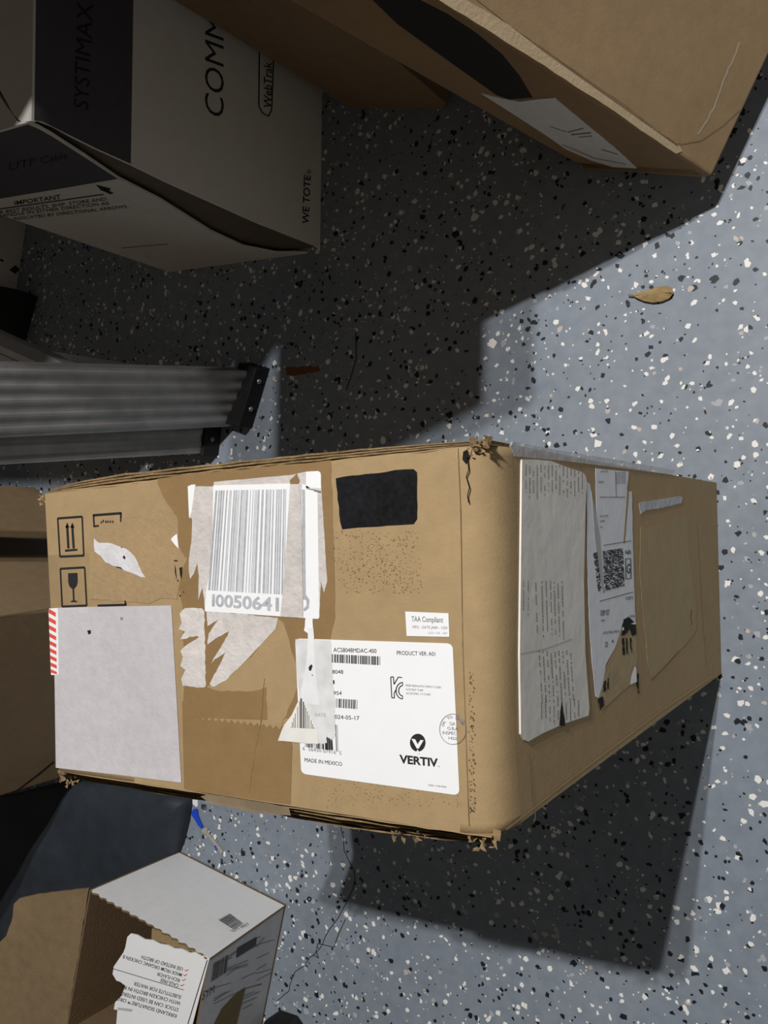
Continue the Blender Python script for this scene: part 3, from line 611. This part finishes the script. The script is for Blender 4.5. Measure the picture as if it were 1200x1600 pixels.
rail(G1+w*.012, G2+w*.012, G1+w*.9, G2+w*.9, .022, 2, 0, 0, M['alu'], amp=.002)
def foot(a, b, th, hgt, rv):
    back = np.array([.97, -.3, 0]); e = (b-a)/np.linalg.norm(b-a)
    a1, b1 = a-e*.003-back*.006, b+e*.003-back*.006
    lo = [a1, b1, b1+back*th, a1+back*th]
    o = obj('foot', *hexa(lo, [p+w*hgt for p in lo]), M['rubber'], lad, bevel=.0015)
    o['label'] = 'black rubber foot'
    for s in rv:
        c = a1+(b1-a1)*s+w*hgt*.55-back*.0005; nn = -back/np.linalg.norm(back); V = []; r = .0042
        for z_, rr_ in ((0, 1), (.0022, .8), (.003, .4)):
            for j in range(12):
                an = 6.283*j/12; V.append(c+e*r*rr_*math.cos(an)+np.cross(nn, e)*r*rr_*math.sin(an)+nn*z_)
        Fc = [(i*12+j, i*12+(j+1) % 12, (i+1)*12+(j+1) % 12, (i+1)*12+j) for i in range(2) for j in range(12)]+[tuple(range(24, 36))]
        obj('rivet', V, Fc, M['rivet'], o, smooth=True)
foot(at(417, 577), at(391, 664), .036, .026, (.22, .68))
foot(G1, G2, .026, .030, (.5,))
# tread seen behind the rail and far brace
PTd = (np.array([0, 0, .28]), np.array([0, 0, 1.]))
tr = decal('tread', [(-260, 400), (0, 522), (60, 547), (104, 570), (72, 582), (60, 600), (-260, 620)], PTd, 1, M['alu'], lad, 'ladder tread', th=.03)
decal('tread_ribs', [(-260, 428), (0, 540), (70, 571), (60, 580), (52, 600), (-260, 620)], PTd, 3, M['alu_lit'], tr, th=.001)  # paler metal stands in for lamp light on the tread
many('tread_groove', [g for k in range(4) for g in line([(-120, 500+k*14), (50, 574+k*11)], 1.3)], PTd, 7, M['grey_ink2'], tr)
b1 = at(262, 577, .06); b2 = at(62, 546, .26)
obj('brace', *hexa([b1, b1+np.array([0, .006, 0]), b1+np.array([.012, .006, 0]), b1+np.array([.012, 0, 0])], [b2, b2+np.array([0, .010, 0]), b2+np.array([.012, .010, 0]), b2+np.array([.012, 0, 0])]), M['alu'], lad)

# ================================================================== carton at the left, behind the tall one
c_ = np.array([1.04, .150, 0]); a1 = np.array([1.386, -.034, 0]); c2 = np.array([1.200, .455, 0]); d1 = a1+c2-c_
cx = thing('wide_carton', 'wide brown carton behind the tall labelled carton, at the left edge', 'box', (c_+d1)/2)
hx = .52
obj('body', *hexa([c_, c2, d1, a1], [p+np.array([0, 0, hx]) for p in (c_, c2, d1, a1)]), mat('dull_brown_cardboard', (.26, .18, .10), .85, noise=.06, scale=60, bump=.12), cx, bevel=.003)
PXA = plane(c_, a1, c_+np.array([0, 0, 1]), (0, -1, .3)); PXB = plane(c_, c2, c_+np.array([0, 0, 1]), (0, 1, .3))
decal('shade_band', [(-60, 868), (100, 868), (100, 846), (-60, 836)], PXA, 1.5, mat('shade_brown', (.10, .07, .045), .6), cx, 'dark band of painted-in shade')  # shade across this face put into colour as a dark band
many('fold_line', line([(84, 1190), (60, 1210), (20, 1240)], 2.2), PXB, 1.5, M['hole'], cx)
many('fold_line', line([(-20, 966), (80, 951)], 2), PXB, 1.5, M['kraft_pale'], cx)

# small carton by the left edge, in the dark
s1, s2 = at(43, 345), at(26, 455); dd = s2-s1; pp = np.array([dd[1], -dd[0], 0]); pp = pp/np.linalg.norm(pp)
if pp[0] < 0: pp = -pp
sc_ = thing('small_carton', 'pale small carton in the dark at the left edge between cable carton and ladder', 'box', (s1+s2)/2+pp*.1)
bt = [s1-dd*.8, s2, s2+pp*.3, s1-dd*.8+pp*.3]
obj('body', *hexa(bt, [p+np.array([0, 0, .22]) for p in bt]), M['carton_white'], sc_, bevel=.002)
PZ = plane(s1, s2, s1+np.array([0, 0, 1]), (-1, 0, .3))
many('printed_arrow', [[(14, 422), (24, 414), (31, 421), (24, 428)], [(0, 404), (6, 406), (5, 409), (0, 408)]], PZ, 1.5, M['ink'], sc_)
k1 = at(66, 462); bb = [k1+np.array(v) for v in ((.01, 0, 0), (.05, .09, 0), (.11, .07, 0), (.07, -.02, 0))]
bo = obj('black_wedge', *hexa(bb, [p+np.array([.004, .002, .03+.015*(i > 1)]) for i, p in enumerate(bb)]), M['rubber'], bevel=.003, loc=tuple(bb[0]))  # unidentified dark shape at the left edge, built as a black wedge
tag(bo, 'black rubber wedge on the floor in front of the small pale carton', 'wedge')

# ================================================================== navy bag
ol = [(.968, .461), (.974, .50), (.986, .540), (1.02, .605), (1.07, .70), (1.09, .82), (1.30, .88), (1.62, .88), (1.62, .60), (1.40, .535), (1.25, .482), (1.12, .462)]
bag = thing('navy_bag', 'dark navy fabric bag slumped on the floor behind the white open box', 'bag', (1.3, .65, 0))
V = []; Fc = []; cxy = np.mean(np.array(ol), 0)
# dense outline rings, rounded upward
pts = []
for i in range(len(ol)):
    a, b = np.array(ol[i]), np.array(ol[(i+1) % len(ol)])
    for j in range(4): pts.append(a+(b-a)*j/4)
ringz = [(1.0, 0), (1.0, .012), (.99, .02), (.965, .026), (.9, .031), (.78, .034), (.6, .036), (.4, .036), (.2, .037)]
for k, (s, z) in enumerate(ringz):
    for p in pts:
        q = cxy+(p-cxy)*s
        if z > .02: z_ = z-max(0, (q[1]-.52))*.06+.003*math.sin(q[0]*20+q[1]*30)
        else: z_ = z
        V.append(np.array([q[0], q[1], z_]))
n = len(pts)
for k in range(len(ringz)-1):
    for i in range(n): Fc.append((k*n+i, k*n+(i+1) % n, (k+1)*n+(i+1) % n, (k+1)*n+i))
V.append(np.array([cxy[0], cxy[1], .03])); Fc += [((len(ringz)-1)*n+i, (len(ringz)-1)*n+(i+1) % n, len(V)-1) for i in range(n)]
obj('body', V, Fc, M['navy'], bag, smooth=True)
tg = decal('tag', [(301, 1249), (309, 1250), (309, 1259), (307, 1261), (301, 1256)], (np.array([0, 0, .03]), np.array([0, 0, 1.])), 1, M['white'], bag, 'small white tag')

# blue tipped tie
tie = thing('cable_tie', 'thin clear strip with a bright blue end, on the floor beside the navy bag', 'tie', at(330, 1300))
PZt = (np.array([0, 0, .003]), np.array([0, 0, 1.]))
z6 = zz(280, 1230, 11.43)
decal('blue_end', z6([(255, 395), (300, 385), (322, 410), (330, 500), (360, 580), (415, 700), (405, 750), (340, 690), (290, 600), (222, 500), (222, 430)]), PZt, 1, M['blue'], tie, 'bright blue blade shaped end', th=.002)
decal('strip', z6([(415, 735), (500, 720), (500, 800), (560, 880), (640, 970), (720, 1060), (775, 1150), (750, 1200), (700, 1120), (620, 1010), (540, 900), (470, 840), (400, 800)]), PZt, 1, M['clear'], tie, 'thin clear strip', th=.002)
decal('blue_mark', z6([(625, 1045), (660, 1040), (680, 1110), (650, 1118)]), PZt, 2, M['blue'], tie)

# ================================================================== white open box, lower left
HB = .157
f1, f2, f3 = at(281, 1330), at(447, 1413), at(409, 1606)
f3 = f2+(f3-f2)*1.12; f4 = f1+(f3-f2)
t1, t2 = at(140, 1390, .172), at(328, 1497, HB); t3 = t2+(f3-f2); t4 = t1+(f3-f2)
bro = thing('open_box', 'white broth box torn open at the top, lower left corner', 'box', (f1+f3)/2)
def wall(name, a, b, bt_, at_, m_out, m_in, inward, edge=None, seed=1, label=None):
    # a, b bottom; at_, bt_ top; ragged top edge
    rnd = random.Random(seed); n = 60 if edge else 1; th = .0028
    top = []
    for i in range(n+1):
        t = i/n; p = at_+(bt_-at_)*t
        if edge: p = p+np.array([0, 0, edge*(1 if (i//2) % 2 else -.4)*rnd.uniform(.3, 1)])
        top.append(p)
    bot = [a+(b-a)*i/n for i in range(n+1)]
    V = bot+top+[p+inward*th for p in bot]+[p+inward*th for p in top]; k = n+1; Fc = []; fm = []
    for i in range(n):
        Fc.append((i, i+1, k+i+1, k+i)); fm.append(0)
        Fc.append((2*k+i, 2*k+i+1, 3*k+i+1, 3*k+i)); fm.append(1)
        Fc.append((k+i, k+i+1, 3*k+i+1, 3*k+i)); fm.append(1)
        Fc.append((i, i+1, 2*k+i+1, 2*k+i)); fm.append(1)
    Fc += [(0, k, 3*k, 2*k), (n, k+n, 3*k+n, 2*k+n)]; fm += [1, 1]
    o = obj(name, V, Fc, [m_out, m_in], bro, fm)
    if label: o['label'] = label
    return o
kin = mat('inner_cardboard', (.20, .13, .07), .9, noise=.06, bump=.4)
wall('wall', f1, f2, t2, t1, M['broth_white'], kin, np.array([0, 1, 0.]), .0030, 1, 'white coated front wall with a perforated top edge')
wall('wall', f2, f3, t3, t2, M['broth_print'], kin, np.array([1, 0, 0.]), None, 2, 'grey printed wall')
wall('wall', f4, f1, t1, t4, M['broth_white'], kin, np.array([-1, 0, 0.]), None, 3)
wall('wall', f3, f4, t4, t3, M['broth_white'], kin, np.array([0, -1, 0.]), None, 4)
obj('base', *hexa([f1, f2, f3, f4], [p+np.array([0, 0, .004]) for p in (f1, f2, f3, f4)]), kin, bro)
PW = plane(f1, f2, (t1+t2)/2, (.9, 0, .3)); PV = plane(f2, f3, t2, (-1, .5, .3))
P8 = zz(0, 1180, 2.4)
bc = bars(P8([(816, 618), (874, 655), (908, 630), (860, 594)]), 14, 8, PW, 3, flat('grey_barcode', (.16, .16, .17)), bro)
text('96619 38827', P8([(868, 664), (935, 635), (925, 628), (860, 658)]), PW, 3, M['grey_ink2'], bro)
# printing on the shaded wall
gi = flat('dark_grey_print', (.07, .07, .08))
blk = lambda q, m: many('printed_block', [P8(q)], PV, 2, m, bro)
blk([(888, 722), (962, 680), (958, 715), (884, 760)], gi)
blk([(885, 890), (920, 870), (885, 1010), (800, 1010), (830, 950)], mat('brown_picture', (.15, .115, .055)))
rows_ = []
r = random.Random(5)
for i in range(26):
    x0 = r.choice((800, 850, 905, 960)); y0 = 760+i*9+r.uniform(-20, 20)-(x0-800)*.5
    rows_ += line(P8([(x0, y0), (x0+r.uniform(30, 80), y0-r.uniform(18, 40))]), .8)
many('printed_text', rows_, PV, 2, mat('mid_grey_print', (.16, .16, .17)), bro)
bars(P8([(790, 850), (850, 812), (858, 745), (800, 780)]), 14, 15, PV, 2, gi, bro)
text('SYM', P8([(755, 920), (800, 890), (805, 858), (762, 885)]), PV, 2, gi, bro)
# torn top panel folded over the opening, with printing
PTP = plane(at(328, 1498, HB+.001), at(202, 1462, HB+.020), at(305, 1590, HB+.001), (0, 0, 3))
tpn = decal('torn_top_panel', [(327, 1498), (323, 1494), (314, 1494), (306, 1488), (296, 1489), (284, 1483), (272, 1482), (262, 1477), (250, 1475), (238, 1469), (226, 1468), (214, 1461), (204, 1459), (199, 1464), (196, 1480), (193, 1488), (178, 1510), (176, 1522), (182, 1532), (188, 1534), (196, 1540), (190, 1556), (180, 1566), (178, 1577), (206, 1581), (208, 1577), (184, 1574), (180, 1620), (296, 1620)], PTP, 1, M['broth_flap'], bro, 'bright white torn top panel with printed text', th=.002)
def BT(s, a, b, h=6.3):
    text(s, P8([a, b, (b[0]-h*.75, b[1]+h*2.2), (a[0]-h*.75, a[1]+h*2.2)]), PTP, 2.5, M['ink'], tpn, bold=.006)
BT('USE INSTEAD OF BROTH', (688, 796), (534, 749)); BT('MADE FROM ORGANIC CHICKEN B', (684, 818), (464, 748), 6)
BT('RICH FLAVOR', (677, 838), (592, 812)); BT('CAGE-FREE', (672, 858), (604, 835))
BT('SUBSTITUTE FOR WATER', (682, 901), (505, 848)); BT('WITH CHICKEN BROTH IN REC', (680, 924), (450, 858)); BT('STOCK CAN BE USED INTERCH', (672, 948), (446, 882)); BT('KIRKLAND SIGNATURE\u2122 ORG', (665, 972), (443, 905))
many('printed_line', line(P8([(690, 880), (425, 800)]), 1), PTP, 2.5, M['ink'], tpn)
many('printed_line', line(P8([(778, 768), (705, 1008)]), 1.4), PTP, 2.5, M['ink'], tpn)
many('check_mark', [g for x, y in ((700, 806), (695, 824), (690, 842), (684, 862)) for g in line(P8([(x+8, y-4), (x-2, y+3), (x-6, y-2)]), 1.2)], PTP, 2.5, M['red'], tpn)
# brown flap folded outward on the left
PFL = plane(t1, t4, at(20, 1440, HB+.045), (0, 0, 3))
decal('outer_flap', rough([(139, 1388), (128, 1389), (100, 1392), (60, 1397), (30, 1404), (22, 1412), (18, 1440), (10, 1462), (0, 1472), (-20, 1500), (-40, 1640), (99, 1640), (104, 1602)], .7, 12, 9), PFL, 1, M['kraft_dark'], bro, 'brown inner side of the opened flap', th=.003)
decal('inner_flap', P8([(570, 650), (600, 655), (760, 755), (740, 760), (690, 740), (600, 700), (568, 690)]), (np.array([0, 0, HB-.02]), np.array([0, 0, 1.])), 1, M['kraft_pale'], bro, th=.002)

# dark thing at the bottom edge, right of the white box
k0 = at(455, 1600); ring = [(-.035, -.012), (-.012, -.03), (.02, -.028), (.05, -.002), (.06, .05), (.0, .08), (-.04, .04)]
bt = [k0+np.array([a, b+.012, 0]) for a, b in ring]; tp_ = [p+(k0-p)*.25+np.array([0, .006, .022]) for p in bt]
V = bt+tp_; n = len(ring); Fc = [tuple(range(n)), tuple(range(n, 2*n))]+[(i, (i+1) % n, (i+1) % n+n, i+n) for i in range(n)]
o = obj('shoe_toe', V, Fc, M['rubber'], bevel=.003, smooth=True, loc=tuple(k0))
o.name = 'rubber_block'; tag(o, 'black rubber lump on the floor beside the white open box, at the bottom edge', 'rubber block')

# dry leaf
zl = zz(640, 200, 2.143)
lf = thing('dry_leaf', 'small dry tan leaf lying on the lit floor', 'leaf', at(1018, 460))
lo_ = zl([(745, 560), (775, 548), (805, 540), (835, 531), (865, 529), (880, 536), (884, 552), (870, 570), (845, 581), (815, 585), (785, 580), (765, 572)])
ax = zl([(748, 562), (880, 545)])
V = []; Fc = []; cc = [ax[0], ((ax[0][0]*2+ax[1][0])/3, (ax[0][1]*2+ax[1][1])/3), ((ax[0][0]+2*ax[1][0])/3, (ax[0][1]+2*ax[1][1])/3), ax[1]]
for p in lo_: V.append(at(*p, .0045))
for p in cc: V.append(at(*p, .0015))
bm_f = [(0, 1, 13, 12), (1, 2, 3, 13), (3, 4, 14, 13), (4, 5, 6, 14), (6, 15, 14), (6, 7, 15), (7, 8, 14, 15), (8, 9, 14), (9, 13, 14), (9, 10, 13), (10, 11, 12, 13), (11, 0, 12)]
lb = obj('blade', V, bm_f, M['leaf'], lf, smooth=True)
md = lb.modifiers.new('thickness', 'SOLIDIFY'); md.thickness = .0006
s_ = [at(*p, .004) for p in zl([(748, 558), (748, 563), (732, 561), (732, 557)])]
obj('stem', *hexa(s_, [p+np.array([0, 0, .0015]) for p in s_]), M['kraft_dark'], lf)
